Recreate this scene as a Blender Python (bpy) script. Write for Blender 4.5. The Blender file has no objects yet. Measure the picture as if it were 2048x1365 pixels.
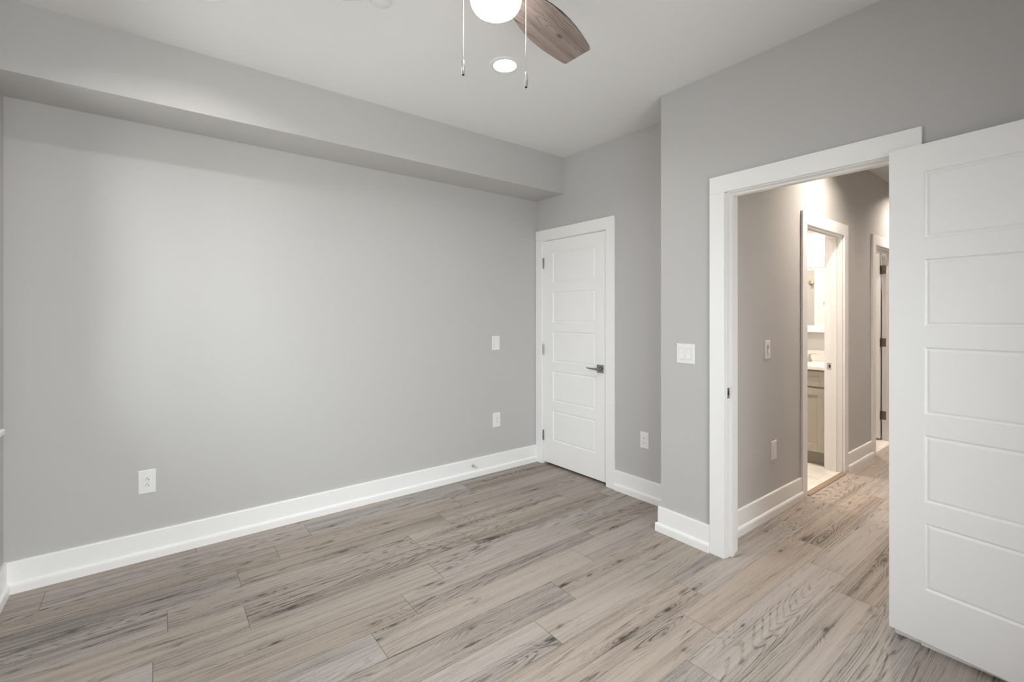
import bpy, bmesh, math, random
from mathutils import Matrix, Vector

random.seed(11)
SC = bpy.context.scene
COL = SC.collection
PI = math.pi

# ------------------------------------------------------------------ camera
cam_d = bpy.data.cameras.new('camera')
cam = bpy.data.objects.new('camera', cam_d)
COL.objects.link(cam)
YAW = math.atan2(1202.0, 925.0)            # angle between view axis and the long wall
cam.location = (0, 0, 1.36)
cam.rotation_euler = (PI / 2, 0, YAW - PI / 2)
cam_d.sensor_width = 36.0
cam_d.lens = 925.0 / 2048.0 * 36.0
cam_d.shift_y = -50.5 / 2048.0
cam_d.clip_start = 0.02
SC.camera = cam

# ------------------------------------------------------------------ exposure
vs = SC.view_settings
vs.view_transform = 'Standard'
vs.look = 'None'
vs.gamma = 1.0
vs.use_curve_mapping = False
vs.exposure = 0.08
SC.cycles.max_bounces = 14
SC.cycles.diffuse_bounces = 8
SC.cycles.glossy_bounces = 4
SC.cycles.sample_clamp_indirect = 6.0
SC.cycles.caustics_reflective = False
SC.cycles.caustics_refractive = False

SKY = 8.2            # brightness of the overcast sky outside the window
GLOBE = 26.0         # fan light
LENS = 240.0          # bedroom downlights
HALL = 1040.0          # hall downlights
BATH = 34.0           # vanity shades

# ------------------------------------------------------------------ world: overcast sky
w = bpy.data.worlds.new('sky')
SC.world = w
w.use_nodes = True
nt = w.node_tree
nt.nodes.clear()
wo = nt.nodes.new('ShaderNodeOutputWorld')
bg = nt.nodes.new('ShaderNodeBackground')
tc = nt.nodes.new('ShaderNodeTexCoord')
sx = nt.nodes.new('ShaderNodeSeparateXYZ')
rp = nt.nodes.new('ShaderNodeValToRGB')
mr = nt.nodes.new('ShaderNodeMapRange')
mr.inputs['From Min'].default_value = -1
mr.inputs['From Max'].default_value = 1
rp.color_ramp.elements[0].position = 0.44
rp.color_ramp.elements[0].color = (0.62, 0.62, 0.61, 1)
rp.color_ramp.elements[1].position = 0.53
rp.color_ramp.elements[1].color = (0.76, 0.79, 0.82, 1)
zen = rp.color_ramp.elements.new(0.95)
zen.color = (1.25, 1.28, 1.31, 1)
nt.links.new(tc.outputs['Generated'], sx.inputs[0])
nt.links.new(sx.outputs['Z'], mr.inputs['Value'])
nt.links.new(mr.outputs[0], rp.inputs[0])
nt.links.new(rp.outputs[0], bg.inputs['Color'])
bg.inputs['Strength'].default_value = SKY
nt.links.new(bg.outputs[0], wo.inputs[0])

# window opening on the left wall (also used by the sky portal)
WIN_Y0, WIN_Y1, WIN_Z0, WIN_Z1 = 2.02, 2.995, 0.843, 2.30
XL = -0.59
YS = -0.62               # wall behind the camera
SWX0, SWX1, SWZ0, SWZ1 = -0.45, 1.85, 0.16, 2.10   # unseen window added behind the camera to even out the light


def portal(w_, h_, loc, rot):
    ld = bpy.data.lights.new('window_portal', 'AREA')
    ld.shape = 'RECTANGLE'
    ld.size = w_
    ld.size_y = h_
    ld.cycles.is_portal = True
    lo = bpy.data.objects.new('window_portal', ld)
    COL.objects.link(lo)
    lo.location = loc
    lo.rotation_euler = rot


portal(WIN_Y1 - WIN_Y0, WIN_Z1 - WIN_Z0, (XL - 0.125, (WIN_Y0 + WIN_Y1) / 2, (WIN_Z0 + WIN_Z1) / 2), (PI / 2, 0, -PI / 2))
portal(SWX1 - SWX0, SWZ1 - SWZ0, ((SWX0 + SWX1) / 2, YS - 0.125, (SWZ0 + SWZ1) / 2), (PI / 2, 0, 0))


# ================================================================== materials
def new_mat(name):
    m = bpy.data.materials.new(name)
    m.use_nodes = True
    n = m.node_tree
    n.nodes.clear()
    out = n.nodes.new('ShaderNodeOutputMaterial')
    b = n.nodes.new('ShaderNodeBsdfPrincipled')
    n.links.new(b.outputs[0], out.inputs[0])
    return m, n, b


def N(n, t, **kw):
    d = n.nodes.new(t)
    for k, v in kw.items():
        setattr(d, k, v)
    return d


def math_(n, op, a, b=None, c=None):
    d = n.nodes.new('ShaderNodeMath')
    d.operation = op
    for i, v in enumerate((a, b, c)):
        if v is None:
            continue
        if isinstance(v, (int, float)):
            d.inputs[i].default_value = v
        else:
            n.links.new(v, d.inputs[i])
    return d.outputs[0]


def paint(name, col, rough=0.5, var=0.015, scale=6.0, bump=0.0, bscale=400.0, spec=0.5):
    """Painted or plastic surface: base colour with a faint cloudy variation and a fine roller texture."""
    m, n, b = new_mat(name)
    t = N(n, 'ShaderNodeTexCoord')
    nz = N(n, 'ShaderNodeTexNoise')
    nz.inputs['Scale'].default_value = scale
    nz.inputs['Detail'].default_value = 3
    n.links.new(t.outputs['Object'], nz.inputs['Vector'])
    mx = N(n, 'ShaderNodeMix', data_type='RGBA')
    mx.inputs[6].default_value = (*[max(0, c - var) for c in col], 1)
    mx.inputs[7].default_value = (*[min(1, c + var) for c in col], 1)
    n.links.new(nz.outputs[0], mx.inputs[0])
    n.links.new(mx.outputs[2], b.inputs['Base Color'])
    b.inputs['Roughness'].default_value = rough
    b.inputs['Specular IOR Level'].default_value = spec
    if bump:
        n2 = N(n, 'ShaderNodeTexNoise')
        n2.inputs['Scale'].default_value = bscale
        n2.inputs['Detail'].default_value = 2
        n.links.new(t.outputs['Object'], n2.inputs['Vector'])
        bp = N(n, 'ShaderNodeBump')
        bp.inputs['Strength'].default_value = bump
        bp.inputs['Distance'].default_value = 0.001
        n.links.new(n2.outputs[0], bp.inputs['Height'])
        n.links.new(bp.outputs[0], b.inputs['Normal'])
    return m


def metal(name, col, rough):
    m, n, b = new_mat(name)
    t = N(n, 'ShaderNodeTexCoord')
    nz = N(n, 'ShaderNodeTexNoise')
    nz.inputs['Scale'].default_value = 60
    n.links.new(t.outputs['Object'], nz.inputs['Vector'])
    mr = N(n, 'ShaderNodeMapRange')
    mr.inputs['To Min'].default_value = rough * 0.8
    mr.inputs['To Max'].default_value = rough * 1.2
    n.links.new(nz.outputs[0], mr.inputs['Value'])
    n.links.new(mr.outputs[0], b.inputs['Roughness'])
    b.inputs['Base Color'].default_value = (*col, 1)
    b.inputs['Metallic'].default_value = 1.0
    return m


def glow(name, col, strength):
    m, n, b = new_mat(name)
    b.inputs['Base Color'].default_value = (0.9, 0.9, 0.9, 1)
    b.inputs['Roughness'].default_value = 0.3
    b.inputs['Emission Color'].default_value = (*col, 1)
    b.inputs['Emission Strength'].default_value = strength
    return m


def wood_nodes(n, b, pos, seed, light, dark, warm, knots=(), rough=0.42, shade=None, gap=None):
    """Weathered oak. pos: socket with x along the grain (m), seed: 0..1 colour socket (random per plank)."""
    L = n.links.new
    sep = N(n, 'ShaderNodeSeparateXYZ')
    L(pos, sep.inputs[0])
    sd = N(n, 'ShaderNodeSeparateXYZ')
    L(seed, sd.inputs[0])
    px = math_(n, 'ADD', sep.outputs['X'], math_(n, 'MULTIPLY', sd.outputs['X'], 37.0))
    py = math_(n, 'ADD', sep.outputs['Y'], math_(n, 'MULTIPLY', sd.outputs['Y'], 23.0))

    def noise(fx, fy, scale=1.0, detail=4.0, rgh=0.55, dist=0.0):
        c = N(n, 'ShaderNodeCombineXYZ')
        L(math_(n, 'MULTIPLY', px, fx), c.inputs['X'])
        L(math_(n, 'MULTIPLY', py, fy), c.inputs['Y'])
        L(math_(n, 'MULTIPLY', sd.outputs['Z'], 9.0), c.inputs['Z'])
        z = N(n, 'ShaderNodeTexNoise')
        z.inputs['Scale'].default_value = scale
        z.inputs['Detail'].default_value = detail
        z.inputs['Roughness'].default_value = rgh
        z.inputs['Distortion'].default_value = dist
        L(c.outputs[0], z.inputs['Vector'])
        return z.outputs[0]

    def ramp(v, a, bb, lo=0.0, hi=1.0):
        m = N(n, 'ShaderNodeMapRange')
        m.interpolation_type = 'SMOOTHSTEP'
        m.inputs['From Min'].default_value = a
        m.inputs['From Max'].default_value = bb
        m.inputs['To Min'].default_value = lo
        m.inputs['To Max'].default_value = hi
        L(v, m.inputs['Value'])
        return m.outputs[0]

    # the knots raise the growth-ring field, so the rings bend round them
    kn = None
    for k in knots:
        ks = N(n, 'ShaderNodeSeparateXYZ')
        L(k, ks.inputs[0])
        dx = math_(n, 'DIVIDE', math_(n, 'SUBTRACT', sep.outputs['X'], ks.outputs['X']), 0.022)
        dy = math_(n, 'DIVIDE', math_(n, 'SUBTRACT', sep.outputs['Y'], ks.outputs['Y']), 0.0085)
        d2 = math_(n, 'ADD', math_(n, 'MULTIPLY', dx, dx), math_(n, 'MULTIPLY', dy, dy))
        core = math_(n, 'MULTIPLY', math_(n, 'POWER', 2.718, math_(n, 'MULTIPLY', d2, -1.0)), ks.outputs['Z'])
        dh = math_(n, 'ADD', math_(n, 'MULTIPLY', math_(n, 'MULTIPLY', dx, dx), 0.022), math_(n, 'MULTIPLY', math_(n, 'MULTIPLY', dy, dy), 0.10))
        halo = math_(n, 'MULTIPLY', math_(n, 'POWER', 2.718, math_(n, 'MULTIPLY', dh, -1.0)), ks.outputs['Z'])
        kn = (core, halo) if kn is None else (math_(n, 'ADD', kn[0], core), math_(n, 'ADD', kn[1], halo))

    # growth-ring field: long and narrow; its contour lines are the grain
    field = noise(0.30, 5.0, 1.0, 1.5, 0.45, 0.12)
    if kn:
        field = math_(n, 'ADD', field, math_(n, 'MULTIPLY', kn[1], 0.10))
    jitter = noise(3.5, 55.0, 1.0, 3.0)
    ph = math_(n, 'ADD', math_(n, 'MULTIPLY', field, 360.0), math_(n, 'MULTIPLY', jitter, 5.0))
    line = ramp(math_(n, 'SINE', ph), 0.30, 1.0)
    mask = ramp(noise(1.0, 5.0, 1.0, 2.0), 0.36, 0.62, 0.28, 1.0)
    if kn:
        mask = math_(n, 'MAXIMUM', mask, ramp(kn[1], 0.10, 0.8, 0.0, 0.8))
    broken = ramp(noise(10.0, 90.0, 1.0, 3.0), 0.34, 0.56, 0.30, 1.0)
    grain = math_(n, 'MULTIPLY', math_(n, 'MULTIPLY', line, mask), broken)
    pores = ramp(noise(7.0, 300.0, 1.0, 3.0, 0.6), 0.52, 0.70)
    hair = ramp(noise(1.0, 210.0, 1.0, 4.0, 0.62), 0.50, 0.66)
    streak = noise(0.45, 40.0, 1.0, 6.0, 0.66)
    broad = noise(0.55, 10.0, 1.0, 3.0, 0.5)
    cross = noise(110.0, 190.0, 1.0, 2.0, 0.6)
    smudge = ramp(noise(1.5, 9.0, 1.0, 2.0, 0.5, 0.2), 0.56, 0.84)

    # thin dark checks that run a long way down some boards
    chk = math_(n, 'ABSOLUTE', math_(n, 'SUBTRACT', noise(0.22, 4.5, 1.0, 3.0, 0.55), 0.5))
    chk = math_(n, 'MULTIPLY', ramp(chk, 0.0050, 0.0015), ramp(noise(4.0, 5.0, 1.0, 3.0), 0.46, 0.56))

    tone = math_(n, 'ADD', math_(n, 'MULTIPLY', streak, 0.60), math_(n, 'MULTIPLY', broad, 0.40))
    tone = ramp(tone, 0.30, 0.70)
    tone = math_(n, 'ADD', tone, math_(n, 'MULTIPLY', math_(n, 'SUBTRACT', sd.outputs['Z'], 0.5), 0.42))
    tone = math_(n, 'ADD', tone, math_(n, 'MULTIPLY', math_(n, 'SUBTRACT', cross, 0.5), 0.60))
    tone = math_(n, 'SUBTRACT', tone, math_(n, 'MULTIPLY', grain, 0.68))
    tone = math_(n, 'SUBTRACT', tone, math_(n, 'MULTIPLY', pores, 0.40))
    tone = math_(n, 'SUBTRACT', tone, math_(n, 'MULTIPLY', hair, 0.36))
    tone = math_(n, 'SUBTRACT', tone, math_(n, 'MULTIPLY', smudge, 0.34))
    tone = math_(n, 'SUBTRACT', tone, math_(n, 'MULTIPLY', chk, 0.60))
    if kn:
        tone = math_(n, 'SUBTRACT', tone, math_(n, 'MULTIPLY', kn[0], 0.9))
        tone = math_(n, 'SUBTRACT', tone, math_(n, 'MULTIPLY', kn[1], 0.42))
    cr = N(n, 'ShaderNodeValToRGB')
    e = cr.color_ramp.elements
    e[0].position = 0.0
    e[0].color = (*dark, 1)
    e[1].position = 1.0
    e[1].color = (*light, 1)
    mid = cr.color_ramp.elements.new(0.45)
    mid.color = (*[(0.38 * a + 0.62 * c) for a, c in zip(dark, light)], 1)
    L(ramp(tone, -0.95, 1.05), cr.inputs[0])
    mx = N(n, 'ShaderNodeMix', data_type='RGBA', blend_type='MULTIPLY')
    L(math_(n, 'MULTIPLY', sd.outputs['Y'], 0.75), mx.inputs[0])
    L(cr.outputs[0], mx.inputs[6])
    mx.inputs[7].default_value = (*warm, 1)
    col = mx.outputs[2]
    if gap is not None:
        g = N(n, 'ShaderNodeMix', data_type='RGBA')
        L(gap, g.inputs[0])
        L(col, g.inputs[6])
        g.inputs[7].default_value = (0.055, 0.045, 0.037, 1)
        col = g.outputs[2]
    L(col, b.inputs['Base Color'])
    rg = math_(n, 'ADD', math_(n, 'MULTIPLY', streak, 0.16), rough - 0.06)
    L(rg, b.inputs['Roughness'])
    b.inputs['Specular IOR Level'].default_value = 0.32
    bp = N(n, 'ShaderNodeBump')
    bp.inputs['Strength'].default_value = 0.25
    bp.inputs['Distance'].default_value = 0.0008
    hh = math_(n, 'SUBTRACT', streak, math_(n, 'ADD', math_(n, 'MULTIPLY', grain, 0.5), math_(n, 'MULTIPLY', pores, 0.5)))
    if gap is not None:
        hh = math_(n, 'SUBTRACT', hh, math_(n, 'MULTIPLY', gap, 2.0))
    L(hh, bp.inputs['Height'])
    L(bp.outputs[0], b.inputs['Normal'])


PL_L, PL_W = 1.192, 0.1815


def mat_floor():
    m, n, b = new_mat('oak_plank_floor')
    L = n.links.new
    uv = N(n, 'ShaderNodeUVMap', uv_map='plank')
    at = N(n, 'ShaderNodeAttribute', attribute_name='seed')
    ks = []
    for k in ('knot_a', 'knot_b', 'knot_c'):
        a = N(n, 'ShaderNodeAttribute', attribute_name=k)
        ks.append(a.outputs['Vector'])
    s = N(n, 'ShaderNodeSeparateXYZ')
    L(uv.outputs[0], s.inputs[0])
    du = math_(n, 'MINIMUM', s.outputs['X'], math_(n, 'SUBTRACT', PL_L, s.outputs['X']))
    dv = math_(n, 'MINIMUM', s.outputs['Y'], math_(n, 'SUBTRACT', PL_W, s.outputs['Y']))

    def edge(d, wdt):
        r = N(n, 'ShaderNodeMapRange')
        r.interpolation_type = 'SMOOTHSTEP'
        r.inputs['From Min'].default_value = wdt * 0.45
        r.inputs['From Max'].default_value = wdt
        r.inputs['To Min'].default_value = 1.0
        r.inputs['To Max'].default_value = 0.0
        L(d, r.inputs['Value'])
        return r.outputs[0]
    gap = math_(n, 'MAXIMUM', math_(n, 'MULTIPLY', edge(du, 0.0017), 0.70), math_(n, 'MULTIPLY', edge(dv, 0.0014), 0.55))
    wood_nodes(n, b, uv.outputs[0], at.outputs['Vector'], (0.440, 0.400, 0.372), (0.064, 0.056, 0.051), (0.95, 0.85, 0.75), ks, 0.50, gap=gap)
    return m


def mat_blade():
    m, n, b = new_mat('grey_oak_fan_blade')
    uv = N(n, 'ShaderNodeUVMap', uv_map='plank')
    c = N(n, 'ShaderNodeCombineXYZ')
    c.inputs[0].default_value = 0.31
    c.inputs[1].default_value = 0.42
    c.inputs[2].default_value = 0.22
    k = N(n, 'ShaderNodeCombineXYZ')
    k.inputs[0].default_value = 0.43
    k.inputs[1].default_value = -0.01
    k.inputs[2].default_value = 0.55
    wood_nodes(n, b, uv.outputs[0], c.outputs[0], (0.36, 0.295, 0.265), (0.05, 0.038, 0.034), (0.95, 0.85, 0.80), [k.outputs[0]], 0.45)
    return m


def mat_tile():
    m, n, b = new_mat('cream_marble_tile')
    L = n.links.new
    t = N(n, 'ShaderNodeTexCoord')
    br = N(n, 'ShaderNodeTexBrick')
    br.inputs['Color1'].default_value = (0.80, 0.76, 0.70, 1)
    br.inputs['Color2'].default_value = (0.77, 0.735, 0.68, 1)
    br.inputs['Mortar'].default_value = (0.62, 0.58, 0.52, 1)
    br.inputs['Scale'].default_value = 1.0
    br.inputs['Mortar Size'].default_value = 0.0015
    br.inputs['Brick Width'].default_value = 0.6
    br.inputs['Row Height'].default_value = 0.3
    L(t.outputs['Object'], br.inputs['Vector'])
    nz = N(n, 'ShaderNodeTexNoise')
    nz.inputs['Scale'].default_value = 3.0
    nz.inputs['Detail'].default_value = 6
    nz.inputs['Distortion'].default_value = 1.5
    L(t.outputs['Object'], nz.inputs['Vector'])
    v = math_(n, 'ABSOLUTE', math_(n, 'SUBTRACT', nz.outputs[0], 0.5))
    r = N(n, 'ShaderNodeMapRange')
    r.inputs['From Max'].default_value = 0.05
    r.inputs['To Min'].default_value = 0.86
    r.inputs['To Max'].default_value = 1.0
    L(v, r.inputs['Value'])
    mx = N(n, 'ShaderNodeMix', data_type='RGBA', blend_type='MULTIPLY')
    mx.inputs[0].default_value = 1
    L(br.outputs[0], mx.inputs[6])
    L(r.outputs[0], mx.inputs[7])
    L(mx.outputs[2], b.inputs['Base Color'])
    b.inputs['Roughness'].default_value = 0.22
    return m


def mat_pane():
    """Clear window glass: lets the daylight straight through, with a faint reflection."""
    m = bpy.data.materials.new('window_glass')
    m.use_nodes = True
    n = m.node_tree
    n.nodes.clear()
    out = n.nodes.new('ShaderNodeOutputMaterial')
    tr = n.nodes.new('ShaderNodeBsdfTransparent')
    gl = n.nodes.new('ShaderNodeBsdfGlossy')
    gl.inputs['Roughness'].default_value = 0.02
    fr = n.nodes.new('ShaderNodeFresnel')
    fr.inputs['IOR'].default_value = 1.3
    tr.inputs['Color'].default_value = (0.95, 0.97, 0.96, 1)
    mx = n.nodes.new('ShaderNodeMixShader')
    n.links.new(fr.outputs[0], mx.inputs[0])
    n.links.new(tr.outputs[0], mx.inputs[1])
    n.links.new(gl.outputs[0], mx.inputs[2])
    n.links.new(mx.outputs[0], out.inputs[0])
    return m


M_WALL = paint('grey_wall_paint', (0.518, 0.507, 0.500), 0.6, 0.006, 2.0, 0.06, 350, 0.35)
M_CEIL = paint('white_ceiling_paint', (0.775, 0.767, 0.762), 0.8, 0.005, 2.0, 0.05, 300, 0.2)
M_TRIM = paint('white_trim_paint', (0.875, 0.865, 0.860), 0.35, 0.006, 4.0)
M_DOOR = paint('white_door_paint', (0.880, 0.870, 0.866), 0.38, 0.005, 4.0, 0.03, 500)
M_PLATE = paint('white_plate_plastic', (0.80, 0.795, 0.785), 0.35, 0.004, 20)
M_SLOT = paint('black_slot', (0.012, 0.012, 0.012), 0.6, 0.004, 50)
M_GROOVE_SHADOW = paint('groove_shadow_grey', (0.55, 0.55, 0.54), 0.5, 0.01, 50)  # grey stands in for the shadow line under the rockers
M_GREYLINE = paint('grey_recess', (0.25, 0.25, 0.25), 0.6, 0.01, 50)
M_NICKEL = metal('dark_nickel', (0.36, 0.35, 0.34), 0.12)
M_SATIN = metal('satin_nickel', (0.50, 0.46, 0.41), 0.30)
M_BRONZE = metal('brown_hinge', (0.22, 0.18, 0.14), 0.40)
M_BRASS = metal('warm_brass', (0.55, 0.44, 0.28), 0.25)
M_CHAIN = metal('bright_chain', (0.86, 0.85, 0.83), 0.25)
M_RUBBER = paint('white_rubber', (0.6, 0.6, 0.58), 0.7, 0.01, 60)
M_CAB = paint('taupe_cabinet_paint', (0.37, 0.34, 0.285), 0.42, 0.012, 9)
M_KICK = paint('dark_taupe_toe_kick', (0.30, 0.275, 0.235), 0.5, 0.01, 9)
M_QUARTZ = paint('white_quartz', (0.82, 0.80, 0.765), 0.18, 0.02, 14)
M_MIRROR = metal('silvered_mirror', (0.90, 0.90, 0.88), 0.0)
M_THRESH = paint('brown_oak_strip', (0.25, 0.18, 0.12), 0.45, 0.04, 30)
M_HOUSE = metal('brushed_fan_nickel', (0.62, 0.60, 0.57), 0.3)
M_FLOOR = mat_floor()
M_BLADE = mat_blade()
M_BLADE_EDGE = paint('dark_blade_edge', (0.035, 0.028, 0.024), 0.5, 0.006, 40)
M_TILE = mat_tile()
M_GLASS = mat_pane()
M_GLOBE = glow('lit_opal_globe', (1.0, 0.98, 0.955), GLOBE)
M_LENS = glow('lit_downlight_lens', (1.0, 0.975, 0.945), LENS)
M_HLENS = glow('lit_warm_downlight_lens', (1.0, 0.88, 0.755), HALL)
M_SHADE = glow('lit_vanity_shade', (1.0, 0.90, 0.77), BATH)


# ================================================================== mesh helpers
class MB:
    def __init__(self):
        self.bm = bmesh.new()

    def box(self, x0, x1, y0, y1, z0, z1, bev=0.0, seg=1):
        vs_ = bmesh.ops.create_cube(self.bm, size=1.0)['verts']
        for v in vs_:
            v.co = Vector((x0 + (v.co.x + .5) * (x1 - x0), y0 + (v.co.y + .5) * (y1 - y0), z0 + (v.co.z + .5) * (z1 - z0)))
        if bev > 0:
            es = set()
            for v in vs_:
                es.update(v.link_edges)
            bmesh.ops.bevel(self.bm, geom=list(es), offset=bev, segments=seg, affect='EDGES', profile=0.5)
        return self

    def cyl(self, p0, p1, r0, r1=None, n=20, cap=True):
        r1 = r0 if r1 is None else r1
        p0, p1 = Vector(p0), Vector(p1)
        ax = (p1 - p0).normalized()
        up = Vector((0, 0, 1)) if abs(ax.z) < 0.9 else Vector((1, 0, 0))
        u = ax.cross(up).normalized()
        v = ax.cross(u).normalized()
        A, B = [], []
        for i in range(n):
            a = 2 * PI * i / n
            d = u * math.cos(a) + v * math.sin(a)
            A.append(self.bm.verts.new(p0 + d * r0))
            B.append(self.bm.verts.new(p1 + d * r1))
        for i in range(n):
            j = (i + 1) % n
            self.bm.faces.new((A[i], A[j], B[j], B[i]))
        if cap:
            self.bm.faces.new(A[::-1])
            self.bm.faces.new(B)
        return self

    def lathe(self, prof, c=(0, 0, 0), n=32, axis='Z'):
        """prof: list of (radius, height); closes onto the axis where radius is 0."""
        rings = []
        for r, z in prof:
            if r < 1e-6:
                p = (0, 0, z)
                rings.append([self.bm.verts.new(self._ax(p, c, axis))])
            else:
                rings.append([self.bm.verts.new(self._ax((r * math.cos(2 * PI * i / n), r * math.sin(2 * PI * i / n), z), c, axis)) for i in range(n)])
        for a, b in zip(rings, rings[1:]):
            for i in range(n):
                j = (i + 1) % n
                if len(a) == 1 and len(b) == 1:
                    continue
                if len(a) == 1:
                    self.bm.faces.new((a[0], b[j], b[i]))
                elif len(b) == 1:
                    self.bm.faces.new((a[i], a[j], b[0]))
                else:
                    self.bm.faces.new((a[i], a[j], b[j], b[i]))
        return self

    @staticmethod
    def _ax(p, c, axis):
        x, y, z = p
        if axis == 'Y':
            x, y, z = x, z, y
        elif axis == 'X':
            x, y, z = z, x, y
        return Vector((x + c[0], y + c[1], z + c[2]))

    def sphere(self, c, r, sub=2, sc=(1, 1, 1)):
        g = bmesh.ops.create_icosphere(self.bm, subdivisions=sub, radius=r)['verts']
        for v in g:
            v.co = Vector((v.co.x * sc[0] + c[0], v.co.y * sc[1] + c[1], v.co.z * sc[2] + c[2]))
        return self

    def prism(self, poly, a0, a1, axis='x'):
        """extrude a 2D outline; axis x: poly in (y,z); y: (x,z); z: (x,y)"""
        def P(p, a):
            return {'x': (a, p[0], p[1]), 'y': (p[0], a, p[1]), 'z': (p[0], p[1], a)}[axis]
        A = [self.bm.verts.new(P(p, a0)) for p in poly]
        B = [self.bm.verts.new(P(p, a1)) for p in poly]
        k = len(poly)
        for i in range(k):
            j = (i + 1) % k
            self.bm.faces.new((A[i], A[j], B[j], B[i]))
        self.bm.faces.new(A[::-1])
        self.bm.faces.new(B)
        return self

    def quad(self, *ps):
        return self.bm.faces.new([self.bm.verts.new(p) for p in ps])

    def tube(self, pts, r, n=10):
        pts = [Vector(p) for p in pts]
        rings = []
        for i, p in enumerate(pts):
            t = (pts[min(i + 1, len(pts) - 1)] - pts[max(i - 1, 0)]).normalized()
            up = Vector((0, 0, 1)) if abs(t.z) < 0.9 else Vector((1, 0, 0))
            u = t.cross(up).normalized()
            v = t.cross(u).normalized()
            rr = r[i] if isinstance(r, (list, tuple)) else r
            rings.append([self.bm.verts.new(p + (u * math.cos(2 * PI * k / n) + v * math.sin(2 * PI * k / n)) * rr) for k in range(n)])
        for a, b in zip(rings, rings[1:]):
            for k in range(n):
                j = (k + 1) % n
                self.bm.faces.new((a[k], a[j], b[j], b[k]))
        self.bm.faces.new(rings[0][::-1])
        self.bm.faces.new(rings[-1])
        return self

    def build(self, name, mat, parent=None, smooth=False, weld=False):
        if weld:
            bmesh.ops.remove_doubles(self.bm, verts=self.bm.verts, dist=1e-5)
        bmesh.ops.recalc_face_normals(self.bm, faces=self.bm.faces)
        me = bpy.data.meshes.new(name)
        self.bm.to_mesh(me)
        self.bm.free()
        for mm in (mat if isinstance(mat, (list, tuple)) else [mat]):
            me.materials.append(mm)
        o = bpy.data.objects.new(name, me)
        COL.objects.link(o)
        if parent is not None:
            o.parent = parent
        if smooth:
            for p in me.polygons:
                p.use_smooth = True
            me.set_sharp_from_angle(angle=math.radians(38))
        return o


def tag(o, label, cat, group=None, kind=None):
    o['label'] = label
    o['category'] = cat
    if group:
        o['group'] = group
    if kind:
        o['kind'] = kind
    return o


def struct(o, label, cat):
    return tag(o, label, cat, None, 'structure')


def empty(name, loc, rz=0.0):
    o = bpy.data.objects.new(name, None)
    o.empty_display_size = 0.05
    COL.objects.link(o)
    o.location = loc
    o.rotation_euler = (0, 0, rz)
    return o


# Wall-mounted things are built with local x along the wall, local y out of the wall into the room, z up.
RZ_NORTH = PI            # walls that face -y (long wall, hall wall): local x = -world x
RZ_EAST = PI / 2         # walls that face -x: local x = +world y
RZ_WEST = -PI / 2        # walls that face +x: local x = -world y

ZC = 2.75                # ceiling height
YA = 3.30                # long wall
XD = 2.53                # entry door wall
YH = 1.425               # hall wall (towards the bathroom)
# closet wall: very slightly out of square
CW_A = math.atan(0.02308)
def cwx(y):
    return 2.863 - 0.02308 * (y - 2.0)
RZ_CLOSET = PI / 2 + CW_A


# ================================================================== floor
def build_floor():
    phases = {-1: 0.183, 0: -0.43, 1: 1.743, 2: 0.34, 3: 0.04, 4: 0.325, 5: -0.01, 6: 0.946, 7: 0.730, 8: 1.597,
              9: 1.334, 10: 2.108, 11: 1.90, 12: 1.66, 13: 2.66}
    # knots seen in the photographed boards (floor position, strength)
    KN = KNOTS
    regions = [(-0.71, 7.62, -0.75, 1.437), (-0.71, 3.49, 1.437, 3.36)]
    bm = bmesh.new()
    uvl = bm.loops.layers.uv.new('plank')
    sl = bm.loops.layers.float_vector.new('seed')
    kl = [bm.loops.layers.float_vector.new(k) for k in ('knot_a', 'knot_b', 'knot_c')]
    rng = random.Random(5)
    for k in range(-1, 22):
        yt = 3.205 - PL_W * k
        yb = yt - PL_W
        ph = phases.get(k)
        if ph is None:
            ph = rng.uniform(0, PL_L)
        i0 = math.floor((-0.8 - ph) / PL_L)
        i1 = math.ceil((7.7 - ph) / PL_L)
        for i in range(i0, i1):
            xa = ph + i * PL_L
            xb = xa + PL_L
            seed = (rng.random(), rng.random(), rng.random())
            mine = [(kx, ky, s) for kx, ky, s in KN if xa <= kx < xb and yb <= ky < yt]
            kk = [(kx - xa, ky - yb, s) for kx, ky, s in mine]
            while len(kk) < 3:
                if not mine and rng.random() < 0.30:
                    kk.append((rng.uniform(0.1, 1.1), rng.uniform(0.03, 0.15), rng.uniform(0.3, 0.8)))
                else:
                    kk.append((-9.0, -9.0, 0.0))
            for (rx0, rx1, ry0, ry1) in regions:
                cx0, cx1 = max(xa, rx0), min(xb, rx1)
                cy0, cy1 = max(yb, ry0), min(yt, ry1)
                if cx1 - cx0 < 1e-4 or cy1 - cy0 < 1e-4:
                    continue
                f = bm.faces.new([bm.verts.new((x, y, 0)) for x, y in ((cx0, cy0), (cx1, cy0), (cx1, cy1), (cx0, cy1))])
                for lp in f.loops:
                    lp[uvl].uv = (lp.vert.co.x - xa, lp.vert.co.y - yb)
                    lp[sl] = seed
                    for q in range(3):
                        lp[kl[q]] = kk[q]
    # slab under the boards
    for (rx0, rx1, ry0, ry1) in regions:
        g = bmesh.ops.create_cube(bm, size=1.0)['verts']
        for v in g:
            v.co = Vector((rx0 + (v.co.x + .5) * (rx1 - rx0), ry0 + (v.co.y + .5) * (ry1 - ry0), -0.15 + (v.co.z + .5) * 0.148))
    me = bpy.data.meshes.new('floor')
    bm.to_mesh(me)
    bm.free()
    me.materials.append(M_FLOOR)
    o = bpy.data.objects.new('floor', me)
    COL.objects.link(o)
    struct(o, 'grey-brown weathered oak plank floor of bedroom and hallway', 'floor')


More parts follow.
